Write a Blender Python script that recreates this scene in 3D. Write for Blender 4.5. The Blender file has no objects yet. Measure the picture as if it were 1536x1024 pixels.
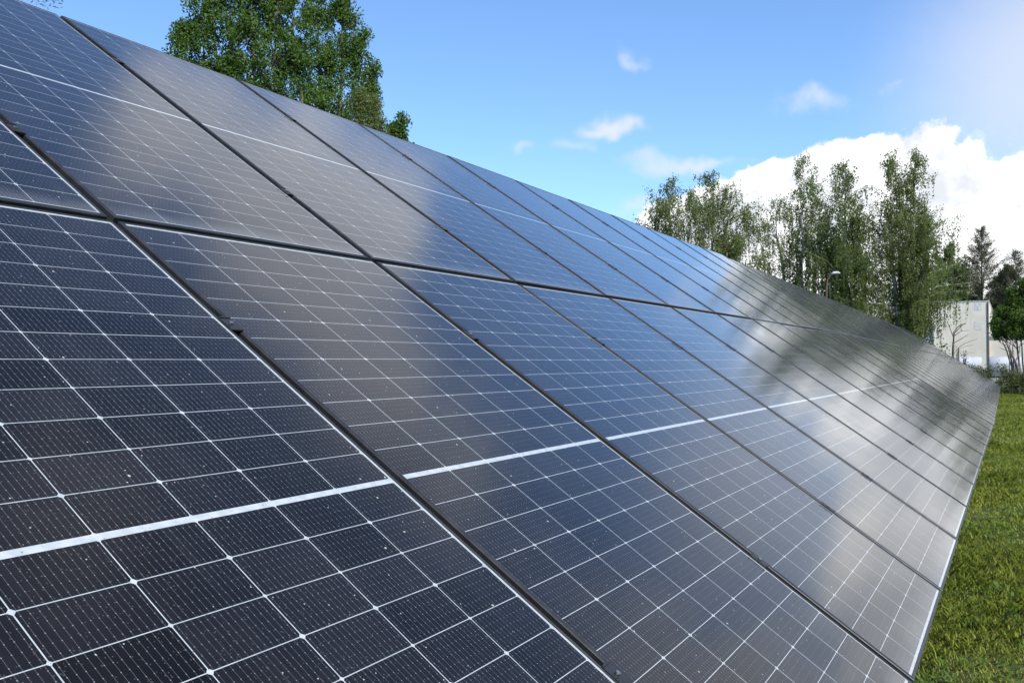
import bpy, math, random
import numpy as np
from mathutils import Matrix, Vector, Euler

S = bpy.context.scene
COL = S.collection
rad = math.radians
rng = np.random.default_rng(7)
random.seed(7)

# ------------------------------------------------------------------ camera
MID_Z = 2.04                       # height of the middle seam of the array above the lawn
TILT = rad(34.154)                 # slope of the panels
CAM = Vector((-1.6696, -2.1475, MID_Z - 0.3856))
RIGHT = Vector((0.479038, -0.877794, 0.0)).normalized()
FWD = Vector((0.877611, 0.478939, 0.0204102)).normalized()
UP = RIGHT.cross(FWD)
RIGHT = FWD.cross(UP)
FPX = 1379.7
cam_d = bpy.data.cameras.new("camera")
cam_d.sensor_width = 36
cam_d.lens = FPX / 1536 * 36
cam_d.clip_start = 0.05
cam_d.clip_end = 3000
cam = bpy.data.objects.new("camera", cam_d)
COL.objects.link(cam)
m = Matrix((RIGHT, UP, -FWD)).transposed().to_4x4()
m.translation = CAM
cam.matrix_world = m
S.camera = cam
S.render.resolution_x, S.render.resolution_y = 1024, 682

def ray(px, py):
    return (FWD + RIGHT * ((px - 768) / FPX) - UP * ((py - 512) / FPX)).normalized()

def at(px, py, dist):
    """Point seen at a photo pixel, at a horizontal distance from the camera."""
    d = ray(px, py)
    return CAM + d * (dist / math.hypot(d.x, d.y))

# ------------------------------------------------------------------ node expressions
class N:
    def __init__(self, nt, s): self.nt, self.s = nt, s
    def _m(self, op, *a):
        n = self.nt.nodes.new('ShaderNodeMath'); n.operation = op
        for i, x in enumerate((self,) + a):
            if isinstance(x, N): self.nt.links.new(x.s, n.inputs[i])
            else: n.inputs[i].default_value = x
        return N(self.nt, n.outputs[0])
    def __add__(s, o): return s._m('ADD', o)
    __radd__ = __add__
    def __mul__(s, o): return s._m('MULTIPLY', o)
    __rmul__ = __mul__
    def __sub__(s, o): return s._m('SUBTRACT', o)
    def __rsub__(s, o): return (s * -1) + o
    def __truediv__(s, o): return s._m('DIVIDE', o)
    def abs(s): return s._m('ABSOLUTE')
    def fract(s): return s._m('FRACT')
    def floor(s): return s._m('FLOOR')
    def lt(s, o): return s._m('LESS_THAN', o)
    def gt(s, o): return s._m('GREATER_THAN', o)
    def max(s, o): return s._m('MAXIMUM', o)
    def min(s, o): return s._m('MINIMUM', o)
    def pow(s, o): return s._m('POWER', o)

def ramp(nt, x, a, b, lo=0.0, hi=1.0, smooth=True):
    n = nt.nodes.new('ShaderNodeMapRange')
    n.interpolation_type = 'SMOOTHSTEP' if smooth else 'LINEAR'
    nt.links.new(x.s, n.inputs[0])
    for i, v in zip((1, 2, 3, 4), (a, b, lo, hi)): n.inputs[i].default_value = v
    return N(nt, n.outputs[0])

def mixc(nt, f, a, b):
    n = nt.nodes.new('ShaderNodeMix'); n.data_type = 'RGBA'
    for sock, v in ((n.inputs[0], f), (n.inputs[6], a), (n.inputs[7], b)):
        if isinstance(v, N): nt.links.new(v.s, sock)
        elif isinstance(v, (int, float)): sock.default_value = v
        else: sock.default_value = (*v, 1)
    return N(nt, n.outputs[2])

def noise(nt, vec, scale, detail=2.0, rough=0.5, dist=0.0, out=0):
    n = nt.nodes.new('ShaderNodeTexNoise')
    n.inputs['Scale'].default_value = scale; n.inputs['Detail'].default_value = detail
    n.inputs['Roughness'].default_value = rough; n.inputs['Distortion'].default_value = dist
    if vec is not None: nt.links.new(vec.s, n.inputs['Vector'])
    return N(nt, n.outputs[out])

def vor(nt, vec, scale, out='Distance'):
    n = nt.nodes.new('ShaderNodeTexVoronoi'); n.inputs['Scale'].default_value = scale
    nt.links.new(vec.s, n.inputs['Vector'])
    return N(nt, n.outputs[out])

def vmath(nt, op, a, b):
    n = nt.nodes.new('ShaderNodeVectorMath'); n.operation = op
    for i, v in enumerate((a, b)):
        if isinstance(v, N): nt.links.new(v.s, n.inputs[i])
        else: n.inputs[i].default_value = v
    return N(nt, n.outputs['Value' if op == 'DOT_PRODUCT' else 'Vector'])

def comb(nt, x, y, z=0.0):
    n = nt.nodes.new('ShaderNodeCombineXYZ')
    for i, v in enumerate((x, y, z)):
        if isinstance(v, N): nt.links.new(v.s, n.inputs[i])
        else: n.inputs[i].default_value = v
    return N(nt, n.outputs[0])

def sep(nt, v):
    n = nt.nodes.new('ShaderNodeSeparateXYZ'); nt.links.new(v.s, n.inputs[0])
    return [N(nt, o) for o in n.outputs]

def coords(nt, which='Object'):
    n = nt.nodes.new('ShaderNodeTexCoord'); return N(nt, n.outputs[which])

# ------------------------------------------------------------------ sky and sun
SUN_AZ, SUN_EL = -122.0, 46.0       # degrees, azimuth counter-clockwise from +X
W = bpy.data.worlds.new("World"); S.world = W; W.use_nodes = True
nt = W.node_tree; nt.nodes.clear()
sky = nt.nodes.new('ShaderNodeTexSky'); sky.sky_type = 'NISHITA'; sky.sun_disc = False
sky.sun_elevation = rad(SUN_EL); sky.sun_rotation = rad(90 - SUN_AZ)
sky.air_density = 1.0; sky.dust_density = 0.6; sky.ozone_density = 2.2
g = coords(nt, 'Generated')
gx, gy, gz = sep(nt, g)
az = gy._m('ARCTAN2', gx) * 57.29578
el = gz._m('ARCSINE') * 57.29578
# irregular edges: warp the direction before the cloud masses are laid out
wn = nt.nodes.new('ShaderNodeTexNoise'); wn.inputs['Scale'].default_value = 7.0; wn.inputs['Detail'].default_value = 4.0
wn.inputs['Roughness'].default_value = 0.6
nt.links.new(g.s, wn.inputs['Vector'])
wv = vmath(nt, 'MULTIPLY', vmath(nt, 'SUBTRACT', N(nt, wn.outputs['Color']), (0.5, 0.5, 0.5)), (9.0, 6.0, 0.0))
pos = vmath(nt, 'ADD', comb(nt, az, el, 0.0), wv)
def blobs(lst):
    tot = None
    for (a, e, ra, re, s) in lst:
        d = vmath(nt, 'MULTIPLY', vmath(nt, 'SUBTRACT', pos, (a, e, 0.0)), (1 / ra, 1 / re, 0.0))
        q = (vmath(nt, 'DOT_PRODUCT', d, d) * -1.0)._m('EXPONENT') * s
        tot = q if tot is None else tot + q
    return tot
CUMULUS = [  # azimuth, elevation, half widths, weight
    (9.6, 11.2, 2.6, 2.5, 1.1), (4.6, 10.8, 3.6, 3.2, 1.2), (13.2, 9.8, 2.2, 2.4, 1.1), (17.0, 8.4, 2.6, 2.6, 1.05), (20.3, 7.2, 2.0, 2.0, .95),
    (7.0, 4.5, 9.0, 4.6, 1.3), (17.0, 3.5, 6.0, 3.0, .8), (-2.0, 6.0, 6.0, 4.4, 1.2),
    (-9.0, 9.0, 5.5, 5.0, 1.0), (-16.0, 11.0, 7.0, 6.0, 1.0), (-30.0, 9.0, 9.0, 6.0, .9)]
WISPS = [
    (22.9, 14.3, 1.5, .65, .66), (24.6, 13.0, 1.6, .6, .5), (27.4, 13.3, .9, .55, .5), (17.8, 11.7, 3.4, .62, .78), (22.9, 14.1, 2.2, .5, .25),
    (20.9, 12.4, 1.6, .55, .38), (22.4, 17.9, .9, 1.0, .42), (20.9, 17.7, 1.3, .5, .42), (11.2, 15.4, 2.8, .8, .6), (6.3, 15.9, 1.3, .8, .4),
    (20.5, 9.2, 2.0, .9, .6), (31.0, 11.3, 1.0, .4, .35),
    # the veil that the upper and nearer panels mirror
    (38.0, 37.5, 4.0, 5.0, .95), (30.5, 33.5, 5.5, 6.5, 1.0), (25.0, 29.5, 3.5, 3.0, .6), (23.0, 35.0, 6.0, 4.8, .95), (14.0, 35.0, 6.5, 4.6, .85),
    (5.0, 33.5, 6.5, 4.2, .7), (-6.5, 27.0, 4.5, 4.0, .6), (-14.0, 19.0, 6.5, 6.0, .95), (-7.0, 13.5, 3.5, 3.5, .6), (-17.0, 25.0, 8.0, 6.0, .6),
    (0.0, 13.0, 4.5, 3.2, .55), (14.0, 54.0, 20.0, 8.0, .62),
    (-60.0, 30.0, 14.0, 8.0, .8), (80.0, 40.0, 16.0, 8.0, .7), (130.0, 25.0, 20.0, 7.0, .9), (-150.0, 40.0, 20.0, 8.0, .8)]
n1 = noise(nt, g, 22.0, 6.0, 0.62)
n2 = noise(nt, g, 60.0, 4.0, 0.6)
cum = ramp(nt, blobs(CUMULUS) + (n1 - 0.5) * 1.15 + (n2 - 0.5) * 0.25, 0.55, 0.80)
n3 = noise(nt, g, 11.0, 6.0, 0.62, 0.6)
wis = ramp(nt, blobs(WISPS) + (n3 - 0.5) * 1.0 + (n1 - .5) * .3, 0.20, 1.05) * 0.90
pos_w = pos; pos = comb(nt, az, el, 0.0)
veil = ramp(nt, (blobs([(-3.0, 15.5, 9.0, 7.5, 1.0)])) + (n3 - .5) * .22, 0.10, 1.0) * 0.66
dens = cum.max(wis).max(veil)
body = noise(nt, g, 9.0, 5.0, 0.6)
ccol = mixc(nt, ramp(nt, body + (n1 - .5) * .4, 0.38, 0.62), (5.9, 6.2, 6.75), (11.0, 11.0, 10.9))
hz = ramp(nt, el, 0.0, 22.0, 1.0, 0.0)
tint = nt.nodes.new('ShaderNodeMix'); tint.data_type = 'RGBA'; tint.blend_type = 'MULTIPLY'
tint.inputs[0].default_value = 1.0
nt.links.new(sky.outputs[0], tint.inputs[6]); tint.inputs[7].default_value = (1.12, 1.38, 1.66, 1)
ccol = mixc(nt, cum, (6.2, 6.4, 6.9), ccol)
final = mixc(nt, dens, N(nt, tint.outputs[2]), ccol)
bg = nt.nodes.new('ShaderNodeBackground'); bg.inputs[1].default_value = 0.1
nt.links.new(final.s, bg.inputs[0])
wo = nt.nodes.new('ShaderNodeOutputWorld'); nt.links.new(bg.outputs[0], wo.inputs[0])
W.cycles.sampling_method = 'MANUAL'; W.cycles.sample_map_resolution = 512

sun_d = bpy.data.lights.new("sun", 'SUN'); sun_d.energy = 4.6; sun_d.angle = rad(0.6); sun_d.color = (1.0, 0.95, 0.86)
sun = bpy.data.objects.new("sun", sun_d); COL.objects.link(sun)
sd = Vector((math.cos(rad(SUN_AZ)) * math.cos(rad(SUN_EL)), math.sin(rad(SUN_AZ)) * math.cos(rad(SUN_EL)), math.sin(rad(SUN_EL))))
sun.rotation_euler = sd.to_track_quat('Z', 'Y').to_euler()
sun.location = (0, 0, 30)
S.view_settings.view_transform = 'Standard'; S.view_settings.look = 'None'
S.view_settings.exposure = 0.5; S.view_settings.gamma = 1.0
S.cycles.max_bounces = 6; S.cycles.transparent_max_bounces = 8
S.cycles.caustics_reflective = False; S.cycles.caustics_refractive = False

# ------------------------------------------------------------------ object helpers
def empty(name, mat, label, cat, group=None, kind=None):
    o = bpy.data.objects.new(name, None); COL.objects.link(o)
    o.empty_display_size = 0.2
    o.matrix_world = mat if isinstance(mat, Matrix) else Matrix.Translation(mat)
    return tag(o, label, cat, group, kind)

def tag(o, label=None, cat=None, group=None, kind=None):
    for k, v in (('label', label), ('category', cat), ('group', group), ('kind', kind)):
        if v: o[k] = v
    return o

def from_arrays(name, V, F, mat, parent=None, smooth=False):
    """V (n,3); F list of polygons or an (m,k) integer array."""
    me = bpy.data.meshes.new(name)
    if isinstance(F, np.ndarray):
        V = np.asarray(V, dtype=np.float32)
        me.vertices.add(len(V)); me.vertices.foreach_set('co', V.ravel())
        k = F.shape[1]
        me.loops.add(F.size); me.loops.foreach_set('vertex_index', F.astype(np.int32).ravel())
        me.polygons.add(len(F)); me.polygons.foreach_set('loop_start', np.arange(0, F.size, k, dtype=np.int32))
        me.update(calc_edges=True)
    else:
        me.from_pydata([tuple(v) for v in V], [], F)
    if smooth: me.polygons.foreach_set('use_smooth', [True] * len(me.polygons))
    me.materials.append(mat)
    me.validate()
    o = bpy.data.objects.new(name, me); COL.objects.link(o)
    if parent is not None: o.parent = parent
    return o

class MB:
    def __init__(self): self.v, self.f = [], []
    def box(self, x0, x1, y0, y1, z0, z1):
        b = len(self.v)
        self.v += [(x, y, z) for z in (z0, z1) for x, y in ((x0, y0), (x1, y0), (x1, y1), (x0, y1))]
        self.f += [[b + i for i in q] for q in ((3, 2, 1, 0), (4, 5, 6, 7), (0, 1, 5, 4), (1, 2, 6, 5), (2, 3, 7, 6), (3, 0, 4, 7))]
        return self
    def prism(self, prof, p0, p1, flip=False):
        """closed profile points swept between two lists of 3D points"""
        b = len(self.v); n = len(prof)
        self.v += p0 + p1
        for i in range(n):
            j = (i + 1) % n
            self.f.append([b + i, b + j, b + n + j, b + n + i])
    def tube(self, pts, rs, n=6, cap=True):
        b = len(self.v); pts = [Vector(p) for p in pts]
        ref = Vector((0.3, 0.2, 1)).normalized()
        for i, p in enumerate(pts):
            t = (pts[min(i + 1, len(pts) - 1)] - pts[max(i - 1, 0)])
            t = t.normalized() if t.length > 1e-6 else Vector((0, 0, 1))
            a = t.cross(ref)
            if a.length < 0.05: a = t.cross(Vector((1, 0, 0)))
            a.normalize(); c = t.cross(a)
            for k in range(n):
                an = 2 * math.pi * k / n
                self.v.append(tuple(p + (a * math.cos(an) + c * math.sin(an)) * rs[i]))
        for i in range(len(pts) - 1):
            for k in range(n):
                k2 = (k + 1) % n
                self.f.append([b + i * n + k, b + i * n + k2, b + (i + 1) * n + k2, b + (i + 1) * n + k])
        if cap:
            self.f.append([b + k for k in range(n)][::-1]); self.f.append([b + (len(pts) - 1) * n + k for k in range(n)])
        return self
    def build(self, name, mat, parent=None, smooth=False):
        return from_arrays(name, self.v, self.f, mat, parent, smooth)

# ------------------------------------------------------------------ materials
def new_mat(name):
    mt = bpy.data.materials.new(name); mt.use_nodes = True
    t = mt.node_tree; b = t.nodes['Principled BSDF']
    return mt, t, b

def simple(name, col, rough=0.7, metal=0.0, var=0.25, scale=6.0, bump=0.0, which='Object'):
    mt, t, b = new_mat(name)
    c = coords(t, which)
    nz = noise(t, c, scale, 6.0, 0.62)
    k = ramp(t, nz, 0.3, 0.7)
    lo = tuple(x * (1 - var) for x in col); hi = tuple(min(1, x * (1 + var)) for x in col)
    t.links.new(mixc(t, k, lo, hi).s, b.inputs['Base Color'])
    t.links.new(ramp(t, nz, 0.2, 0.8, max(0.02, rough - .08), min(1, rough + .1)).s, b.inputs['Roughness'])
    b.inputs['Metallic'].default_value = metal
    if bump:
        bp = t.nodes.new('ShaderNodeBump'); bp.inputs['Strength'].default_value = 0.5; bp.inputs['Distance'].default_value = bump
        t.links.new(noise(t, c, scale * 4, 5.0).s, bp.inputs['Height']); t.links.new(bp.outputs[0], b.inputs['Normal'])
    return mt

# --- the glass with its cells (local x across the module, y along its slope)
PW, PL = 1.131, 2.276
def panel_glass():
    mt, t, b = new_mat('cell_glass')
    c = coords(t); x, y, z = sep(t, c)
    oi = t.nodes.new('ShaderNodeObjectInfo'); rnd = N(t, oi.outputs['Random'])
    cw, gx_, ch, gy_, mid = 0.182, 0.0020, 0.0911, 0.0016, 0.0145
    px_, py_ = cw + gx_, ch + gy_
    xs = x + (3 * px_ - gx_ / 2 + 0.0040)      # the cell field sits a little towards the near edge
    ya = y.abs() - mid / 2
    iu = (xs / px_).floor(); ju = (ya / py_).floor()
    fx = xs - iu * px_; fy = ya - ju * py_     # inside a pitch: 0..pitch
    dx = (fx - cw / 2).abs(); dy = (fy - ch / 2).abs()
    inside = dx.lt(cw / 2) * dy.lt(ch / 2)
    # cut corners, larger at the ends of the uncut wafer than at the cut
    par = (ju * 0.5).fract() * 2.0
    top = fy.gt(ch / 2)
    big = (par - top).abs()
    cut = 0.0032 + big * 0.0018
    corner = ((dx + dy) + cut).lt(cw / 2 + ch / 2)
    fieldx = xs.gt(0.0) * xs.lt(6 * px_)
    fieldy = ya.gt(0.0) * ya.lt(12 * py_)
    cell = inside * corner * fieldx * fieldy
    # fine busbar wires running along the slope, with solder pads
    bp_ = cw / 14.0
    wx = ((fx / bp_).fract() - 0.5).abs() * bp_
    wire = wx.lt(0.00040)
    pad = wx.lt(0.00085) * (((fy / 0.0182).fract() - 0.5).abs() * 0.0182).lt(0.0007)
    # finger lines, very fine and faint across the cell
    finger = (((fy / 0.0017).fract() - 0.5).abs()).lt(0.11) * 0.35
    tone = noise(t, comb(t, iu * 3.1 + rnd * 50.0, (ju * 1.7) + y._m('SIGN') * 40.0, rnd * 20.0), 1.0, 0.0)
    cell_c = mixc(t, ramp(t, tone, 0.3, 0.7), (0.0018, 0.0019, 0.0028), (0.0062, 0.0062, 0.0086))
    cell_c = mixc(t, finger * 0.12, cell_c, (0.10, 0.11, 0.13))
    cell_c = mixc(t, wire * 0.32, cell_c, (0.17, 0.175, 0.185))
    cell_c = mixc(t, pad * 0.36, cell_c, (0.45, 0.46, 0.48))
    sheet = mixc(t, ramp(t, noise(t, c, 40.0, 2.0), .35, .65), (0.29, 0.325, 0.345), (0.36, 0.385, 0.405))
    col = mixc(t, cell, sheet, cell_c)
    # dust film, specks of pollen and dried drops
    off = comb(t, rnd * 37.0, rnd * 91.0, 0.0)
    cc = vmath(t, 'ADD', c, off)
    film = ramp(t, noise(t, cc, 2.3, 6.0, 0.65), 0.35, 0.8, 0.003, 0.028)
    streak = ramp(t, noise(t, vmath(t, 'MULTIPLY', cc, (22.0, 1.6, 1.0)), 1.0, 4.0, 0.6), 0.5, 0.85, 0.0, 0.03)
    grime = ramp(t, y + (noise(t, cc, 7.0, 4.0) - .5) * .10, -PL / 2 + .01, -PL / 2 + .10, 0.22, 0.0)
    runs = ramp(t, noise(t, vmath(t, 'MULTIPLY', cc, (45.0, 0.8, 1.0)), 1.0, 3.0, .6), .62, .8) * ramp(t, y, -PL / 2, -PL / 2 + .5, .12, 0.0)
    col = mixc(t, (film + rnd * 0.010 + streak + grime + runs).min(.4), col, (0.22, 0.225, 0.23))
    sp = vor(t, cc, 210.0); sr = sep(t, vor(t, cc, 210.0, 'Color'))[0]
    speck = sp.lt(0.20) * sr.gt(0.80)
    sp2 = vor(t, cc, 62.0); sr2 = sep(t, vor(t, cc, 62.0, 'Color'))[1]
    speck2 = sp2.lt(0.085) * sr2.gt(0.80)
    sp3 = vor(t, cc, 17.0); sr3 = sep(t, vor(t, cc, 17.0, 'Color'))[2]
    speck3 = (sp3 + (noise(t, cc, 120.0) - .5) * .05).lt(0.042) * sr3.gt(0.80)
    col = mixc(t, speck * 0.12, col, (0.42, 0.43, 0.42))
    col = mixc(t, speck2 * 0.5, col, (0.60, 0.60, 0.56))
    col = mixc(t, speck3 * 0.7, col, (0.50, 0.47, 0.38))
    sp4 = vor(t, vmath(t, 'ADD', cc, (5.3, 1.7, 0.0)), 95.0); sr4 = sep(t, vor(t, vmath(t, 'ADD', cc, (5.3, 1.7, 0.0)), 95.0, 'Color'))[0]
    grit = sp4.lt(0.16) * sr4.gt(0.55)
    col = mixc(t, grit * 0.6, col, (0.06, 0.05, 0.045))
    t.links.new(col.s, b.inputs['Base Color'])
    rgh = ramp(t, noise(t, cc, 3.1, 5.0, 0.6), 0.3, 0.75, 0.09, 0.14)
    rough_s = rgh + speck2 * 0.15 + grit * 0.1
    t.links.new(rough_s.s, b.inputs['Roughness'])
    b.inputs['IOR'].default_value = 1.47
    bp = t.nodes.new('ShaderNodeBump'); bp.inputs['Strength'].default_value = 1.0; bp.inputs['Distance'].default_value = 1.0
    h = noise(t, cc, 2.2, 1.0) * 0.00030
    t.links.new(h.s, bp.inputs['Height']); t.links.new(bp.outputs[0], b.inputs['Normal'])
    # anti-reflective glass: little mirror head-on, strong at grazing angles
    b.inputs['Specular IOR Level'].default_value = 0.0
    lw = t.nodes.new('ShaderNodeLayerWeight'); lw.inputs['Blend'].default_value = 0.5
    t.links.new(bp.outputs[0], lw.inputs['Normal'])
    fres = (N(t, lw.outputs['Facing']).pow(4.45) * 0.975 + 0.012).min(1.0)
    gl = t.nodes.new('ShaderNodeBsdfGlossy'); gl.inputs['Color'].default_value = (1, 1, 1, 1)
    t.links.new(rough_s.s, gl.inputs['Roughness']); t.links.new(bp.outputs[0], gl.inputs['Normal'])
    mx = t.nodes.new('ShaderNodeMixShader'); t.links.new(fres.s, mx.inputs[0])
    t.links.new(b.outputs[0], mx.inputs[1]); t.links.new(gl.outputs[0], mx.inputs[2])
    t.links.new(mx.outputs[0], t.nodes['Material Output'].inputs[0])
    return mt

M = {}
M['glass'] = panel_glass()
M['alu'] = simple('anodised_frame', (0.018, 0.018, 0.019), 0.40, 0.0, 0.25, 14.0)
M['alu'].node_tree.nodes['Principled BSDF'].inputs['IOR'].default_value = 1.5
M['clamp'] = simple('black_clamp', (0.012, 0.012, 0.013), 0.45, 0.0, 0.3, 60.0)
M['bolt'] = simple('steel_bolt', (0.42, 0.42, 0.42), 0.35, 1.0, 0.2, 80.0)
M['zinc'] = simple('galvanised_steel', (0.42, 0.43, 0.44), 0.5, 0.8, 0.2, 9.0)
M['back'] = simple('back_sheet', (0.55, 0.56, 0.57), 0.6)
M['ground'] = None

# ------------------------------------------------------------------ ground
def ground_mat():
    mt, t, b = new_mat('lawn_soil')
    c = coords(t)
    a = ramp(t, noise(t, c, 0.6, 8.0, 0.65), .35, .68)
    k = mixc(t, a, (0.045, 0.075, 0.016), (0.095, 0.140, 0.028))
    f = ramp(t, noise(t, c, 14.0, 6.0, 0.7), .42, .62)
    k = mixc(t, f, (0.040, 0.036, 0.020), k)
    t.links.new(k.s, b.inputs['Base Color']); b.inputs['Roughness'].default_value = 0.95
    b.inputs['Specular IOR Level'].default_value = 0.15
    bp = t.nodes.new('ShaderNodeBump'); bp.inputs['Strength'].default_value = 0.8; bp.inputs['Distance'].default_value = 0.03
    t.links.new(noise(t, c, 25.0, 8.0, 0.7).s, bp.inputs['Height']); t.links.new(bp.outputs[0], b.inputs['Normal'])
    return mt

def hgt(x, y):
    return 0.035 * np.sin(x * 0.45 + 1.0) * np.cos(y * 0.6) + 0.02 * np.sin(x * 1.7 + y * 1.3)

def make_ground():
    xs = np.concatenate([np.linspace(-900, -30, 16), np.linspace(-25, 75, 201), np.linspace(90, 1500, 24)])
    ys = np.concatenate([np.linspace(-1000, -30, 16), np.linspace(-25, 35, 121), np.linspace(45, 1000, 20)])
    X, Y = np.meshgrid(xs, ys, indexing='ij')
    fade = np.clip(1 - (np.hypot(X - 20, Y) - 50) / 60, 0, 1)
    Z = hgt(X, Y) * fade
    V = np.stack([X, Y, Z], -1).reshape(-1, 3)
    nx, ny = X.shape
    i, j = np.meshgrid(np.arange(nx - 1), np.arange(ny - 1), indexing='ij')
    a = (i * ny + j).ravel()
    F = np.stack([a, a + ny, a + ny + 1, a + 1], -1)
    o = from_arrays('ground', V, F, ground_mat(), smooth=True)
    tag(o, 'mown green lawn running beside the solar array', 'ground', kind='structure')
make_ground()

# ------------------------------------------------------------------ solar panels
LIP = 0.011
def frame_mesh():
    """four mitred rails: outer wall, rounded lip falling outwards, inner step down to the glass"""
    mb = MB()
    prof = [(0.0, -0.035), (0.0, -0.0022), (0.0010, -0.0009), (0.0040, 0.0002), (LIP - 0.0012, 0.0019), (LIP, 0.0013),
            (LIP, -0.0045), (0.0022, -0.0050), (0.0022, -0.0330), (0.026, -0.0330), (0.026, -0.035)]
    hx, hy = PW / 2, PL / 2
    cs = [(-hx, -hy), (hx, -hy), (hx, hy), (-hx, hy)]
    n = len(prof); b = 0
    for (cx, cy) in cs:
        sx, sy = (1 if cx < 0 else -1), (1 if cy < 0 else -1)
        for (d, z) in prof: mb.v.append((cx + sx * d, cy + sy * d, z))
    for k in range(4):
        k2 = (k + 1) % 4
        for i in range(n):
            j = (i + 1) % n
            mb.f.append([k * n + i, k2 * n + i, k2 * n + j, k * n + j])
    return mb

def glass_mesh():
    d = LIP - 0.002
    return MB().box(-PW / 2 + d, PW / 2 - d, -PL / 2 + d, PL / 2 - d, -0.0055, -0.0012)

def clamp_mesh():
    mb = MB()
    mb.box(-0.018, 0.018, -0.030, 0.030, 0.0022, 0.0042)      # top plate bridging both frames
    mb.box(-0.006, 0.006, -0.024, 0.024, -0.030, 0.0020)      # web in the gap
    mb.box(-0.018, 0.018, -0.030, -0.026, 0.0044, 0.0066)
    mb.box(-0.018, 0.018, 0.026, 0.030, 0.0044, 0.0066)
    return mb
def bolt_mesh():
    return MB().tube([(0, 0, 0.0052), (0, 0, 0.0095)], [0.0058, 0.0055], 8)

PITCH, ROWP = 1.154, 2.298
GRP_N, GRP_F = 'solar panels of the near section', 'solar panels of the far section'
def first_panel():
    root = empty('solar_panel', Matrix.Identity(4), 'x', 'solar panel', GRP_N)
    fr = frame_mesh().build('frame', M['alu'], root)
    gl = glass_mesh().build('glass', M['glass'], root)
    for yy in (-0.62, 0.62):
        c = clamp_mesh().build('clamp', M['clamp'], root); c.location = (PW / 2 + 0.010, yy, 0)
        bb = bolt_mesh().build('bolt', M['bolt'], c)
    return root
def copy_tree(o, parent=None):
    c = o.copy(); COL.objects.link(c)
    if parent is not None: c.parent = parent
    for ch in o.children: copy_tree(ch, c)
    return c

BASE = Matrix.Translation((0, 0, MID_Z)) @ Matrix.Rotation(TILT, 4, 'X')
_rv = Vector((-0.002, 0.012, 0.003))
FAR = BASE @ Matrix.Translation((11 * PITCH + 0.085, -0.010, -0.005)) @ Matrix.Rotation(_rv.length, 4, _rv)
ORD = ['first', 'second', 'third', 'fourth', 'fifth', 'sixth', 'seventh', 'eighth', 'ninth', 'tenth', 'eleventh', 'twelfth',
       'thirteenth', 'fourteenth', 'fifteenth', 'sixteenth', 'seventeenth', 'eighteenth', 'nineteenth', 'twentieth',
       'twenty-first', 'twenty-second', 'twenty-third', 'twenty-fourth', 'twenty-fifth', 'twenty-sixth', 'twenty-seventh', 'twenty-eighth']
proto = first_panel()
proto_used = False
protos = {}
NEARN, FARN = 12, 28
for tab, basis, c0, n in (('near', BASE, -1, NEARN), ('far', FAR, 0, FARN)):
    for k in range(n):
        for row, v in (('lower', -ROWP / 2), ('upper', ROWP / 2)):
            if not proto_used: o = proto; proto_used = True
            else: o = copy_tree(proto)
            cx = (c0 + k + 0.5) * PITCH
            wob = Euler((rad(random.gauss(0, .07)), rad(random.gauss(0, .09)), 0)).to_matrix().to_4x4()
            o.matrix_world = basis @ Matrix.Translation((cx + random.uniform(-.002, .002), v + random.uniform(-.003, .003), random.uniform(-.002, .002))) @ wob
            if tab == 'near':
                if k == 0: lab = 'dark solar panel at the left photo edge, %s row, nearest the camera' % row
                elif k == n - 1: lab = '%s-row solar panel just before the wide dark break in the array' % row
                else: lab = '%s-row solar panel, %s column from the left photo edge' % (row, ORD[k])
                o['group'] = GRP_N
            else:
                if k == 0: lab = '%s-row grey solar panel just beyond the wide dark break' % row
                elif k == n - 1: lab = '%s-row solar panel at the far end of the array' % row
                else: lab = '%s-row grey solar panel, %s column beyond the wide dark break' % (row, ORD[k])
                o['group'] = GRP_F
            o['label'] = lab

# posts and purlins that carry the two sections
def support(name, basis, x0, x1, label):
    root = empty(name, basis.copy(), label, 'mounting frame')
    inv = basis.inverted()
    for v in (-1.77, -0.53, 0.53, 1.77):
        MB().box(x0, x1, v - 0.02, v + 0.02, -0.096, -0.037).build('purlin', M['zinc'], root)
    x = x0 + 0.6
    while x < x1:
        MB().box(x - 0.03, x + 0.03, -1.95, 1.95, -0.178, -0.098).build('rafter', M['zinc'], root)
        for v in (-1.25, 1.25):
            top = basis @ Vector((x, v, -0.18))
            a = inv @ top; b_ = inv @ Vector((top.x, top.y, -0.3))
            MB().tube([a, b_], [0.045, 0.045], 8).build('post', M['zinc'], root)
        x += 3.6
support('mounting_frame', BASE, -1.15, 11 * PITCH - 0.02, 'galvanised posts and purlins under the near section of panels')
support('mounting_frame', FAR, 0.02, FARN * PITCH - 0.02, 'galvanised posts and purlins under the far section of panels')

# ------------------------------------------------------------------ foliage tools
def leaf_mat(name, lo, hi, trans=0.35, patch=0.5, rough=0.6):
    mt, t, b = new_mat(name)
    geo = t.nodes.new('ShaderNodeNewGeometry'); r = N(t, geo.outputs['Random Per Island'])
    nz = noise(t, coords(t), patch, 3.0)
    k = (r * 0.6 + ramp(t, nz, .3, .7) * 0.4)
    col = mixc(t, k, lo, hi)
    t.links.new(col.s, b.inputs['Base Color'])
    b.inputs['Roughness'].default_value = rough; b.inputs['Specular IOR Level'].default_value = 0.3
    tr = t.nodes.new('ShaderNodeBsdfTranslucent')
    tc = mixc(t, 0.35, col, tuple(min(1, h * v) for h, v in zip(hi, (2.2, 2.2, 1.0))))
    t.links.new(tc.s, tr.inputs[0])
    mx = t.nodes.new('ShaderNodeMixShader'); mx.inputs[0].default_value = trans
    out = t.nodes['Material Output']
    t.links.new(b.outputs[0], mx.inputs[1]); t.links.new(tr.outputs[0], mx.inputs[2]); t.links.new(mx.outputs[0], out.inputs[0])
    return mt

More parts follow.
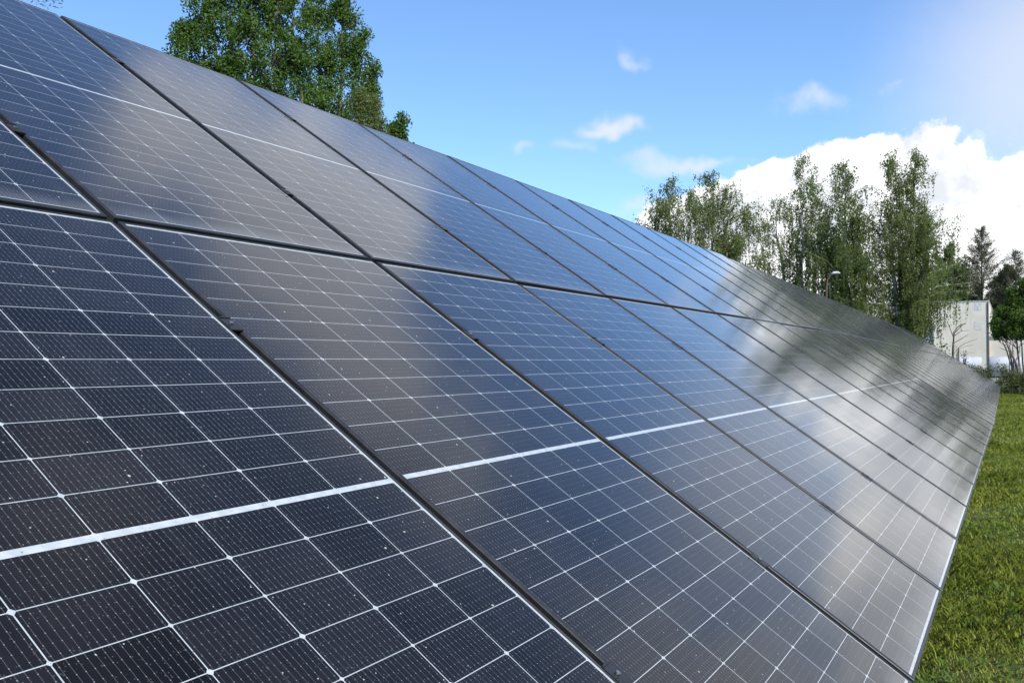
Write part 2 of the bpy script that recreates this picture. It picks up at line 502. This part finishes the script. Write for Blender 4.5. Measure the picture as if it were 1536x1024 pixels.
def leaves(name, C, size, mat, parent, droop=0.0, aspect=0.62, off=None):
    """one rhombic leaf per centre, random orientation (droop pulls the long axis down)"""
    C = np.asarray(C, dtype=np.float64); n = len(C)
    if off is not None: C = C - np.array(off)
    a = rng.normal(size=(n, 3)); a /= np.linalg.norm(a, axis=1)[:, None]
    a[:, 2] -= droop; a /= np.linalg.norm(a, axis=1)[:, None]
    b = np.cross(a, rng.normal(size=(n, 3))); b /= np.linalg.norm(b, axis=1)[:, None] + 1e-9
    s = (size * rng.uniform(0.6, 1.3, n))[:, None]
    V = np.stack([C - a * s * .5, C + b * s * .5 * aspect, C + a * s * .5, C - b * s * .5 * aspect], 1).reshape(-1, 3)
    F = np.arange(n * 4).reshape(n, 4)
    return from_arrays(name, V, F, mat, parent)

M['bark'] = simple('grey_bark', (0.13, 0.11, 0.09), 0.9, 0, .35, 6.0, 0.01)
M['birch_bark'] = simple('birch_bark', (0.42, 0.39, 0.35), 0.8, 0, .45, 3.0, 0.01)
M['aspen'] = leaf_mat('aspen_leaves', (0.036, 0.082, 0.016), (0.095, 0.165, 0.030), .4)
M['birch'] = leaf_mat('birch_leaves', (0.078, 0.108, 0.034), (0.165, 0.200, 0.072), 0.5)
M['birch_dark'] = leaf_mat('dark_birch_leaves', (0.062, 0.096, 0.028), (0.132, 0.172, 0.054), 0.5)
M['conifer'] = leaf_mat('conifer_needles', (0.040, 0.048, 0.026), (0.090, 0.092, 0.052), 0.25)
M['bright'] = leaf_mat('fresh_leaves', (0.045, 0.092, 0.016), (0.105, 0.170, 0.034), 0.45)
M['red'] = leaf_mat('reddish_leaves', (0.05, 0.025, 0.018), (0.11, 0.05, 0.035), 0.2)
M['bush'] = leaf_mat('bush_leaves', (0.040, 0.062, 0.018), (0.105, 0.125, 0.040), 0.35)

def jitter_path(p0, p1, n, amp):
    p0, p1 = np.array(p0, float), np.array(p1, float)
    L = np.linalg.norm(p1 - p0)
    ts = np.linspace(0, 1, n); w = rng.normal(size=(n, 3)) * amp * L
    w[0] = 0; w[-1] = 0
    w = (w + np.roll(w, 1, 0)) * .5; w[0] = 0; w[-1] = 0
    return [tuple(p0 + (p1 - p0) * t + w[i]) for i, t in enumerate(ts)]

def leader_specs(specs, dist, wide=1.0):
    out = []
    for s in specs:
        px, py, hw = s[:3]; d = s[3] if len(s) > 3 else dist
        p = at(px, py, d)
        out.append((p.x, p.y, p.z, hw / FPX * d * 1.13 * wide))
    return out

def aspen(specs, dist, label, base_px, zmin, dens=1.2, leaf=0.072, mat='aspen', name='aspen_tree', cat='tree', group=None):
    L = leader_specs(specs, dist)
    bp = at(base_px, 540, dist); base = Vector((bp.x, bp.y, 0))
    root = empty(name, base, label, cat, group)
    mb = MB(); pts = []
    for (x, y, zt, r) in L:
        foot = np.array([base.x + rng.normal() * .12, base.y + rng.normal() * .12, -0.2])
        tip = np.array([x, y, zt - .15])
        knee = np.array([foot[0] * .45 + x * .55, foot[1] * .45 + y * .55, zmin * .75])
        path = jitter_path(foot, knee, 5, .012) + jitter_path(knee, tip, 9, .014)[1:]
        rr = np.linspace(0.15, 0.012, len(path)) * (zt / 12)
        mb.tube([Vector(p) - base for p in path], rr, 7)
        H = zt - zmin
        ncl = int(30 * H * max(r, .35) * dens)
        for k in range(ncl):
            t = rng.uniform(0, 1) ** 1.15
            z = zt - t * H
            prof = min(1.0, 0.28 + 0.85 * (t * H) ** 0.75 / 1.6) * (1 + .35 * math.sin(z * 2.3 + x * 3))
            th = rng.uniform(0, 2 * math.pi); q = math.sqrt(rng.uniform(.05, 1)) * r * prof
            f = np.clip((z - knee[2]) / (tip[2] - knee[2]), 0, 1)
            axis = knee + (tip - knee) * f
            c = np.array([axis[0] + q * math.cos(th), axis[1] + q * math.sin(th), z])
            cr = rng.uniform(.13, .30)
            st = axis.copy(); st[2] = z - q * .8 - .1
            if k % 2 == 0: mb.tube([Vector(st) - base, Vector((st + c) / 2 + rng.normal(size=3) * .05) - base, Vector(c) - base], [.022, .012, .005], 4, False)
            nl = int(92 * (cr / .22) ** 2)
            u = rng.normal(size=(nl, 3)); u /= np.linalg.norm(u, axis=1)[:, None]
            u *= (rng.uniform(0, 1, nl) ** .45)[:, None] * cr * np.array([1, 1, 1.15])
            pts.append(c + u)
    mb.build('trunk', M['bark'], root)
    leaves('crown', np.concatenate(pts), leaf, M[mat], root, .2, .8, off=base)
    return root

def birch(specs, dist, label, base_px, nstr=150, leaf=0.086, mat='birch', lo=2.2, group='weeping birches behind the array', name='birch_tree', bark='birch_bark'):
    L = leader_specs(specs, dist, 1.7)
    bp = at(base_px, 540, dist); base = Vector((bp.x, bp.y, 0))
    root = empty(name, base, label, 'tree', group)
    mb = MB(); pts = []
    for (x, y, zt, r) in L:
        foot = np.array([base.x, base.y, -.2]); tip = np.array([x, y, zt - .1])
        knee = np.array([foot[0] * .35 + x * .65 + rng.normal() * .15, foot[1] * .35 + y * .65, zt * .45])
        path = jitter_path(foot, knee, 6, .012) + jitter_path(knee, tip, 10, .012)[1:]
        mb.tube([Vector(p) - base for p in path], np.linspace(.15, .01, len(path)) * zt / 11, 7)
        P = np.array(path)
        nb = int(nstr / 2.0 * (zt / 11))
        for k in range(nb):
            t = (k + rng.uniform(0, 1)) / nb
            z = zt - t * (zt - lo)
            ax = np.array([np.interp(z, P[:, 2], P[:, 0]), np.interp(z, P[:, 2], P[:, 1]), z])
            prof = min(1.05, 0.20 + 1.75 * t ** .8) * (1 + .3 * math.sin(z * 1.9 + x * 2) + rng.normal() * .22)
            th = rng.uniform(0, 2 * math.pi)
            q = r * min(1.3, max(.12, prof)) * rng.uniform(.30, 1.05)
            end = ax + np.array([q * math.cos(th), q * math.sin(th), q * rng.uniform(.15, .7) + .15])
            midp = (ax + end) / 2 + np.array([0, 0, .12 * q])
            mb.tube([Vector(ax) - base, Vector(midp) - base, Vector(end) - base], [.016 * (1 - t * .3), .010, .004], 4, False)
            # a tuft of upright leaves along the branch
            ntf = int(70 * q + 26)
            s = rng.uniform(0.25, 1, ntf)[:, None]
            pts.append(ax + (end - ax) * s + rng.normal(size=(ntf, 3)) * .11)
            # hanging strands from the outer half
            for m_ in range(rng.integers(3, 7)):
                s = rng.uniform(.35, 1.0)
                a = ax + (end - ax) * s + rng.normal(size=3) * np.array([.10, .10, .05])
                ln = rng.uniform(.45, 1.0) * (0.55 + 1.5 * min(1, t * 1.6))
                nl = int(ln / .026)
                if rng.uniform() < .35: nl = int(nl * .5)
                h = np.sort(rng.uniform(0, 1, nl)) ** .9
                sway = rng.normal(size=2) * .07
                q3 = np.stack([a[0] + sway[0] * h + rng.normal(size=nl) * .032, a[1] + sway[1] * h + rng.normal(size=nl) * .032, a[2] - ln * h], -1)
                pts.append(q3)
    P_ = np.concatenate(pts); P_ = P_[P_[:, 2] > 1.0]
    mb.build('trunk', M[bark], root)
    leaves('crown', P_, leaf, M[mat], root, .9, .7, off=base)
    return root

def conifer(px, py, hw, dist, label, seed=0):
    p = at(px, py, dist); base = Vector((p.x, p.y, 0)); zt = p.z; R = hw / FPX * dist * 1.13
    root = empty('larch_tree', base, label, 'tree', 'sparse conifers beside the building')
    mb = MB().tube([(0, 0, -.2), (.04, .02, zt * .5), (0, 0, zt)], [.17, .11, .012], 7)
    pts = []
    z = zt - .25
    while z > 1.6:
        t = (zt - z) / zt
        for k in range(rng.integers(4, 7)):
            th = rng.uniform(0, 2 * math.pi); q = R * min(1, .1 + 2.0 * t) * rng.uniform(.55, 1.15)
            end = np.array([q * math.cos(th), q * math.sin(th), z + q * .42]); a = np.array([0, 0, z - .1])
            md = (a + end) / 2 + np.array([0, 0, -.16 * q])
            mb.tube([a, md, end], [.028, .018, .006], 4, False)
            nl = int(120 * q + 40)
            s = rng.uniform(.15, 1, nl)[:, None]
            c = (1 - s) ** 2 * a + 2 * s * (1 - s) * md + s ** 2 * end
            pts.append(c + rng.normal(size=(nl, 3)) * np.array([.08, .08, .13]) - np.array([0, 0, .07]))
        z -= rng.uniform(.16, .38)
    mb.build('trunk', M['bark'], root)
    leaves('crown', np.concatenate(pts), .085, M['conifer'], root, .4, .6)
    return root

def shrub(pc, R, label, name='bush', mat='bush', n=9000, leaf=.06, cat='bush', group=None, stems=14):
    base = Vector((pc[0], pc[1], 0))
    root = empty(name, base, label, cat, group)
    mb = MB(); pts = []
    rx, ry, rz = R
    for k in range(stems):
        th = rng.uniform(0, 2 * math.pi); q = rng.uniform(.2, .9)
        e = Vector((rx * q * math.cos(th), ry * q * math.sin(th), rz * rng.uniform(.75, 1.12)))
        mb.tube([(e.x * .25, e.y * .25, -.1), (e.x * .6, e.y * .6, e.z * .5), e], [.022, .014, .004], 4, False)
        m_ = n // (stems * 3)
        s = rng.uniform(.3, 1.03, m_)[:, None]
        pts.append(np.array(e) * s + rng.normal(size=(m_, 3)) * .09)
    k = n * 2 // 3; ncl = 60
    cc = rng.normal(size=(ncl, 3)); cc /= np.linalg.norm(cc, axis=1)[:, None]; cc[:, 2] = np.abs(cc[:, 2])
    cc *= rng.uniform(.5, .95, ncl)[:, None] * np.array([rx, ry, rz])
    idx = rng.integers(0, ncl, k)
    pts.append(cc[idx] + rng.normal(size=(k, 3)) * np.array([rx, ry, rz]) * .11)
    P_ = np.concatenate(pts); P_ = P_[P_[:, 2] > .02]
    mb.build('stem', M['bark'], root)
    leaves('foliage', P_, leaf, M[mat], root, .1, .6)
    return root

# ------------------------------------------------------------------ trees
aspen([(272, 38, 24), (303, -2, 28), (347, -28, 32), (385, -48, 34), (418, -40, 30)], 27.0,
      'tall leafy green tree behind the array, left half of the big clump', 345, 5.0, group='tall green trees behind the array')
aspen([(436, -38, 32, 27.5), (478, -12, 28), (514, 4, 24), (543, 48, 20), (560, 98, 14)], 28.5,
      'tall leafy green tree behind the array, right half of the big clump', 480, 5.0, group='tall green trees behind the array')
aspen([(540, 138, 17), (560, 150, 15), (572, 172, 10)], 25.0, 'paler green young tree at the right foot of the tall clump', 555, 4.0, 1.5, .05, 'birch', 'young_tree')
aspen([(603, 172, 11), (592, 192, 9)], 25.5, 'small lone sapling top right of the tall clump', 600, 3.5, 1.3, .07, 'aspen', 'sapling')

birch([(1005, 270, 27), (983, 312, 26), (1036, 288, 27)], 47, 'dense birch crown furthest left of the birches, above the panels', 1010, 150)
birch([(1066, 262, 36), (1088, 292, 30), (1120, 318, 28)], 49, 'birch second from the left, its right side thin and drooping', 1075, 170)
birch([(1203, 238, 32), (1162, 305, 34), (1225, 300, 28)], 54, 'slender see-through birch with pale trunk in front of the white cloud', 1205, 130)
birch([(1268, 250, 30), (1240, 330, 28), (1285, 330, 25)], 51, 'dense dark birch between the slender one and the tallest one', 1262, 210, mat='birch_dark')
birch([(1338, 238, 26), (1374, 228, 20), (1350, 310, 44), (1392, 332, 14)], 52, 'tallest broad weeping birch just left of the white building', 1352, 190)
birch([(1424, 368, 15), (1408, 400, 15), (1442, 405, 13)], 97, 'low dark green birch rising over the building roof', 1420, 210, leaf=.13, mat='birch_dark', lo=3.4, bark='bark')
conifer(1472, 338, 40, 97, 'sparse brownish conifer standing behind the building corner')
conifer(1524, 374, 38, 96, 'sparse conifer at the right photo edge behind the bright tree')
aspen([(1497, 418, 13), (1512, 400, 14), (1492, 440, 12)], 98, 'dark low tree between the two sparse conifers', 1500, 2.5, .8, .13, 'birch_dark', 'dark_tree')
# out of the frame to the right the belt of trees goes on; the far panels mirror it
for i, (px, py, d, lab) in enumerate([(1590, 425, 88, 'first'), (1680, 415, 92, 'second'), (1770, 440, 86, 'third')]):
    birch([(px, py, 34), (px + 40, py + 40, 30)], d, 'birch outside the right photo edge, %s of its row' % lab, px, 120, leaf=.13, group='birches right of the frame')
aspen([(1500, 462, 15), (1518, 436, 17), (1548, 418, 24), (1493, 482, 10), (1530, 476, 16)], 56, 'bright green leafy tree at the right edge beside the low wall', 1533, 2.9, 1.5, .08, 'bright', 'leafy_tree')

# pine whose lowest branch hangs into the top left corner
def pine_corner():
    p = at(-40, -60, 19); base = Vector((p.x, p.y, 0)); zt = p.z + 1.5
    root = empty('pine_tree', base, 'pine with one drooping twig showing at the top left corner', 'tree')
    mb = MB().tube([(0, 0, -.2), (.1, 0, zt * .6), (0, 0, zt)], [.2, .13, .03], 8); pts = []
    tips = [at(88, 1, 17.5) - base, at(70, -8, 18.2) - base, at(30, -6, 18.0) - base]
    for k in range(26):
        if k < 3: e = np.array(tips[k]); a = np.array([0, 0, e[2] + .5])
        else:
            th = rng.uniform(0, 6.28); q = rng.uniform(.8, 1.7); z = rng.uniform(zt * .80, zt)
            e = np.array([q * math.cos(th), q * math.sin(th), z + .2]); a = np.array([0, 0, z])
            if z < p.z + .3: continue
        mb.tube([a, (a + e) / 2 + np.array([0, 0, .1]), e], [.035, .02, .006], 5, False)
        n = 160; s = rng.uniform(.45, 1, n)[:, None]
        pts.append(a + (e - a) * s + rng.normal(size=(n, 3)) * .07)
    mb.build('trunk', M['bark'], root)
    leaves('crown', np.concatenate(pts), .09, M['conifer'], root, 0, .18)
pine_corner()

# bushes at the far end of the array
BL = ['rounded bush at the far end of the array, just right of its corner', 'grey-green bush behind the array end, before the low wall',
      'bush on the lawn edge under the bright leafy tree', 'bush outside the right photo edge, nearest it', 'bush outside the right photo edge, further along']
for i, (x, y, R) in enumerate([(48.5, -0.55, (1.3, 1.1, 1.25)), (52.0, .6, (1.5, 1.6, 1.25)), (48.8, -2.4, (1.5, 1.3, 1.3)), (48.6, -5.0, (1.7, 1.4, 1.4)), (49.0, -8.2, (1.9, 1.5, 1.5))]):
    shrub((x, y), R, BL[i], n=11000, leaf=.075, group='bushes at the end of the lawn')
p = at(1408, 540, 54); shrub((p.x, p.y), (.75, .6, 2.25), 'light green leafy shrub beside the bare sapling, before the white wall', 'leafy_shrub', 'bright', 2600, .13, 'shrub', None, 9)
p = at(1383, 540, 53.5); shrub((p.x, p.y), (1.0, .8, 2.3), 'darker green shrub under the drooping birch left of the light green shrub', 'green_shrub', 'birch_dark', 5000, .10, 'shrub')
p = at(1437, 540, 56); shrub((p.x, p.y), (.12, .12, 2.2), 'narrow yellow-green sapling against the white wall', 'narrow_sapling', 'bright', 420, .10, 'sapling', None, 5)
p = at(1447, 540, 57); shrub((p.x, p.y), (.18, .18, 2.0), 'small dark reddish shrub against the white wall', 'dark_shrub', 'red', 500, .09, 'shrub', None, 5)

# bare trees in front of the building
def bare(px, dist, twigs, label, r0=.055):
    p = at(px, 540, dist); base = Vector((p.x, p.y, 0))
    root = empty('bare_tree', base, label, 'tree', 'bare trees before the white wall')
    mb = MB()
    for path, r in twigs:
        P3 = [at(a, b, dist + rng.normal() * .12) - base for a, b in path]
        if path[0][1] > 520: P3 = [Vector((P3[0].x, P3[0].y, -.1))] + P3
        mb.tube(P3, list(np.linspace(r, r * .25, len(P3))), 5)
    mb.build('trunk', M['bark'], root)
bare(1429, 55, [([(1429, 536), (1430, 515), (1431, 498), (1437, 490), (1449, 485)], .075), ([(1431, 508), (1424, 490), (1419, 477)], .03),
                ([(1431, 504), (1441, 497), (1454, 495)], .03), ([(1431, 500), (1441, 490), (1450, 482)], .025), ([(1430, 515), (1442, 508), (1453, 501)], .03),
                ([(1438, 521), (1447, 515), (1466, 508)], .035), ([(1437, 524), (1450, 519), (1460, 517)], .025), ([(1429, 532), (1438, 521)], .035),
                ([(1430, 522), (1445, 528), (1462, 529)], .02)], 'bare sapling with bent twigs in front of the tall white wall')
bare(1527, 53, [([(1527, 552), (1520, 536), (1514, 522), (1506, 508), (1500, 510)], .085), ([(1517, 528), (1506, 524), (1499, 521)], .035),
                ([(1514, 522), (1516, 512), (1512, 503)], .035), ([(1520, 536), (1519, 520), (1521, 508), (1524, 503)], .04),
                ([(1506, 510), (1503, 505), (1499, 507)], .03), ([(1523, 543), (1529, 528), (1531, 512)], .05)],
     'leafless dark tree leaning at the right photo edge before the low wall')

# ------------------------------------------------------------------ building
def wall_mat():
    mt, t, b = new_mat('wall_panels')
    c = coords(t, 'Object'); x, y, z = sep(t, c)
    seam = (((y / 1.2).fract() - .5).abs()).gt(.492)
    a = noise(t, c, .55, 6.0, .65)
    col = mixc(t, ramp(t, a, .35, .65), (0.54, 0.50, 0.42), (0.64, 0.60, 0.515))
    st = noise(t, vmath(t, 'MULTIPLY', c, (1.0, 3.0, .25)), 1.0, 5.0, .7)
    col = mixc(t, ramp(t, st, .5, .8) * .5, col, (0.45, 0.44, 0.42))
    col = mixc(t, seam * .35, col, (0.42, 0.41, 0.40))
    t.links.new(col.s, b.inputs['Base Color']); b.inputs['Roughness'].default_value = .8
    return mt
M['wall'] = wall_mat()
M['roof'] = simple('roof_metal', (0.45, 0.46, 0.47), .6)
M['rust'] = simple('rusty_pipe', (0.10, 0.060, 0.045), .8)
M['door'] = simple('bluegrey_door', (0.26, 0.30, 0.40), .5)
M['tarp'] = simple('pale_sheet', (0.33, 0.35, 0.40), .7, 0, .12, 1.5)
M['patch'] = simple('grey_patch', (0.50, 0.49, 0.48), .8)

def building():
    D = 78.0
    a = at(1483, 452, D); l = at(1340, 452, D)
    root = empty('building', (a.x, a.y, 0), 'tall pale flat-roofed industrial building behind the birches', 'building')
    h = a.z; w = l.y - a.y + 6
    MB().box(0, 14, 0, w, -.3, h).build('wall', M['wall'], root)
    MB().box(-.03, 14.1, -.03, w + .1, h + .002, h + .07).build('roof', M['roof'], root)
    dx = at(1388, 500, D).y - a.y; dy = at(1401, 500, D).y - a.y
    MB().box(-.06, -.002, dy, dx, 0.0, at(1390, 484, D).z).build('door', M['door'], root)
    MB().tube([(-.045, .05, 0), (-.045, .05, h - .05)], [.045, .045], 8).build('drainpipe', M['rust'], root)
    for (px, py) in ((1467, 459), (1467, 488)):
        q = at(px, py, D)
        MB().box(-.012, -.002, q.y - a.y - .25, q.y - a.y + .25, q.z - .3, q.z + .3).build('vent_cover', M['patch'], root)
    b_ = at(1484, 503, D); e = at(1600, 512, D)
    root2 = empty('annex', (b_.x + .3, a.y - .005, 0), 'low pale annex with a thin roof edge right of the tall building', 'building')
    MB().box(0, 10, e.y - a.y, -.01, -.3, b_.z - .1).build('wall', M['wall'], root2)
    MB().box(-.15, 10.1, e.y - a.y - .1, -.012, b_.z - .098, b_.z + .02).build('roof', M['roof'], root2)
building()
# pale wrapped bales in front of the wall
for i, (px, d, lab) in enumerate([(1441, 66, 'pale blue-white wrapped bale before the tall wall, leftmost of its row'), (1457, 66.5, 'pale wrapped bale, second from the left, half behind the bushes'),
                                  (1500, 66, 'pale wrapped bale before the low wall'), (1517, 66.4, 'pale wrapped bale before the low wall, rightmost seen')]):
    p = at(px, 540, d)
    root = MB()
    n = 18; R_ = .68; L_ = .62
    prof = [(-L_, R_ * .9), (-L_ * .9, R_), (L_ * .9, R_), (L_, R_ * .9)]
    pts_ = [(0, y_, .66) for y_, _ in prof]
    root.tube([(0, -L_, .66), (0, -L_ * .88, .66), (0, L_ * .88, .66), (0, L_, .66)], [R_ * .88, R_, R_, R_ * .88], 18)
    o = root.build('wrapped_bale', M['tarp'], None, True); o.location = (p.x, p.y, 0.55)
    tag(o, lab, 'bale', 'pale wrapped bales along the building')
# the bales stand on a low loading bank
pb = at(1480, 540, 66)
o = MB().box(pb.x - 1.2, pb.x + 2, pb.y - 9, pb.y + 5, -.3, .55).build('loading_bank', simple('concrete', (0.3, 0.3, 0.28), .9), None)
tag(o, 'low concrete bank carrying the wrapped bales', 'platform', kind='structure')

# street lamp among the birches
def lamp():
    d = 44.0
    p = at(1239, 540, d); base = Vector((p.x, p.y, 0))
    root = empty('street_lamp', base, 'curved brown lamp post with a white head in front of the birches', 'street lamp')
    P3 = [Vector((0, 0, -.2))] + [at(a, b, d) - base for a, b in ((1239, 470), (1240, 430), (1241, 420), (1244, 415), (1248, 412))]
    MB().tube(P3, [.05, .045, .04, .035, .03, .028], 8).build('pole', M['rust'], root)
    c = at(1251, 410, d) - base
    hd = MB().tube([c + Vector((-.05, .12, -.03)), c + Vector((0, 0, .02)), c + Vector((.02, -.16, .02)), c + Vector((.03, -.26, 0))], [.03, .07, .065, .03], 10)
    hd.build('lamp_head', simple('white_enamel', (.42, .43, .43), .5), root, True)
lamp()

# ------------------------------------------------------------------ grass
def grass_mat():
    mt, t, b = new_mat('grass_blades')
    geo = t.nodes.new('ShaderNodeNewGeometry'); r = N(t, geo.outputs['Random Per Island'])
    c = coords(t)
    pch = ramp(t, noise(t, c, .9, 5.0, .6), .35, .65)
    lo = mixc(t, pch, (0.145, 0.215, 0.028), (0.225, 0.280, 0.040))
    hi = mixc(t, pch, (0.255, 0.325, 0.048), (0.370, 0.410, 0.070))
    col = mixc(t, r, lo, hi)
    dry = r.gt(.955)
    col = mixc(t, dry * .8, col, (0.24, 0.20, 0.10))
    t.links.new(col.s, b.inputs['Base Color']); b.inputs['Roughness'].default_value = .55
    b.inputs['Specular IOR Level'].default_value = .3
    tr = t.nodes.new('ShaderNodeBsdfTranslucent'); t.links.new(col.s, tr.inputs[0])
    mx = t.nodes.new('ShaderNodeMixShader'); mx.inputs[0].default_value = .35
    t.links.new(b.outputs[0], mx.inputs[1]); t.links.new(tr.outputs[0], mx.inputs[2]); t.links.new(mx.outputs[0], t.nodes['Material Output'].inputs[0])
    return mt
M['grass'] = grass_mat()
def grass():
    zones = [(1.5, 8, -3.4, -.5, 5200, .0045, .085), (8, 18, -3.4, -.6, 2300, .007, .09), (18, 50, -3.6, -.8, 900, .012, .10),
             (-4, 8, -8, -3.4, 700, .008, .10), (8, 55, -9, -3.5, 260, .018, .11), (-4, 1.5, -3.4, -.5, 1500, .006, .09)]
    Vs, n0 = [], 0
    for (x0, x1, y0, y1, den, w, h) in zones:
        n = int((x1 - x0) * (y1 - y0) * den)
        x = rng.uniform(x0, x1, n); y = rng.uniform(y0, y1, n)
        # tufts: pull two thirds of the blades towards tuft centres
        nt_ = max(4, n // 22); tx = rng.uniform(x0, x1, nt_); ty = rng.uniform(y0, y1, nt_); k = rng.integers(0, nt_, n)
        sel = rng.uniform(size=n) < .6
        x = np.where(sel, tx[k] + rng.normal(size=n) * .03, x); y = np.where(sel, ty[k] + rng.normal(size=n) * .03, y)
        th_ = (rng.uniform(.45, 1.25, nt_)[k] if nt_ else 1)
        patchy = .75 + .45 * np.sin(x * 2.1 + np.sin(y * 3)) * np.sin(y * 2.7 + x)
        hh = h * np.clip(patchy, .35, 1.4) * rng.uniform(.45, 1.25, n) * np.where(sel, th_, .8)
        a = rng.uniform(0, 2 * np.pi, n); lean = rng.uniform(.1, .95, n) * hh
        d = np.stack([np.cos(a), np.sin(a), 0 * a], -1); sd_ = np.stack([-np.sin(a), np.cos(a), 0 * a], -1)
        fz = np.clip(1 - (np.hypot(x - 20, y) - 50) / 60, 0, 1)
        b = np.stack([x, y, hgt(x, y) * fz - .005], -1); up = np.array([0, 0, 1.])
        wv_ = (w * rng.uniform(.6, 1.3, n))[:, None]
        m1 = b + d * (lean * .3)[:, None] + up * (hh * .55)[:, None]
        tp = b + d * lean[:, None] + up * (hh * rng.uniform(.75, 1, n))[:, None]
        Vs.append(np.stack([b - sd_ * wv_ * .5, b + sd_ * wv_ * .5, m1 + sd_ * wv_ * .4, tp, m1 - sd_ * wv_ * .4], 1).reshape(-1, 3))
    V = np.concatenate(Vs); F = np.arange(len(V)).reshape(-1, 5)
    o = from_arrays('grass', V, F, M['grass'])
    tag(o, 'short tufted green grass of the lawn', 'grass', kind='stuff')
    # low broad-leaved weeds among the grass
    n = 900
    x = np.concatenate([rng.uniform(2, 9, 600), rng.uniform(9, 30, 300)]); y = rng.uniform(-3.4, -.9, n)
    Vs = []
    for i in range(n):
        z0 = float(hgt(x[i], y[i])); s = rng.uniform(.02, .05)
        for k in range(rng.integers(3, 7)):
            a = rng.uniform(0, 6.28); d = np.array([math.cos(a), math.sin(a), rng.uniform(.15, .9)]); sdv = np.array([-math.sin(a), math.cos(a), rng.normal() * .3])
            b = np.array([x[i], y[i], z0 + rng.uniform(.0, .045)])
            Vs.append([b, b + d * s * .5 + sdv * s * .26, b + d * s * .85 + sdv * s * .18, b + d * s * 1.05 - np.array([0, 0, s * .1]), b + d * s * .5 - sdv * s * .26])
    V = np.array(Vs).reshape(-1, 3)
    o = from_arrays('weeds', V, np.arange(len(V)).reshape(-1, 5), M['bright'])
    tag(o, 'small broad-leaved weeds growing in the grass', 'weeds', kind='stuff')
grass()
print('objects', len(S.objects))
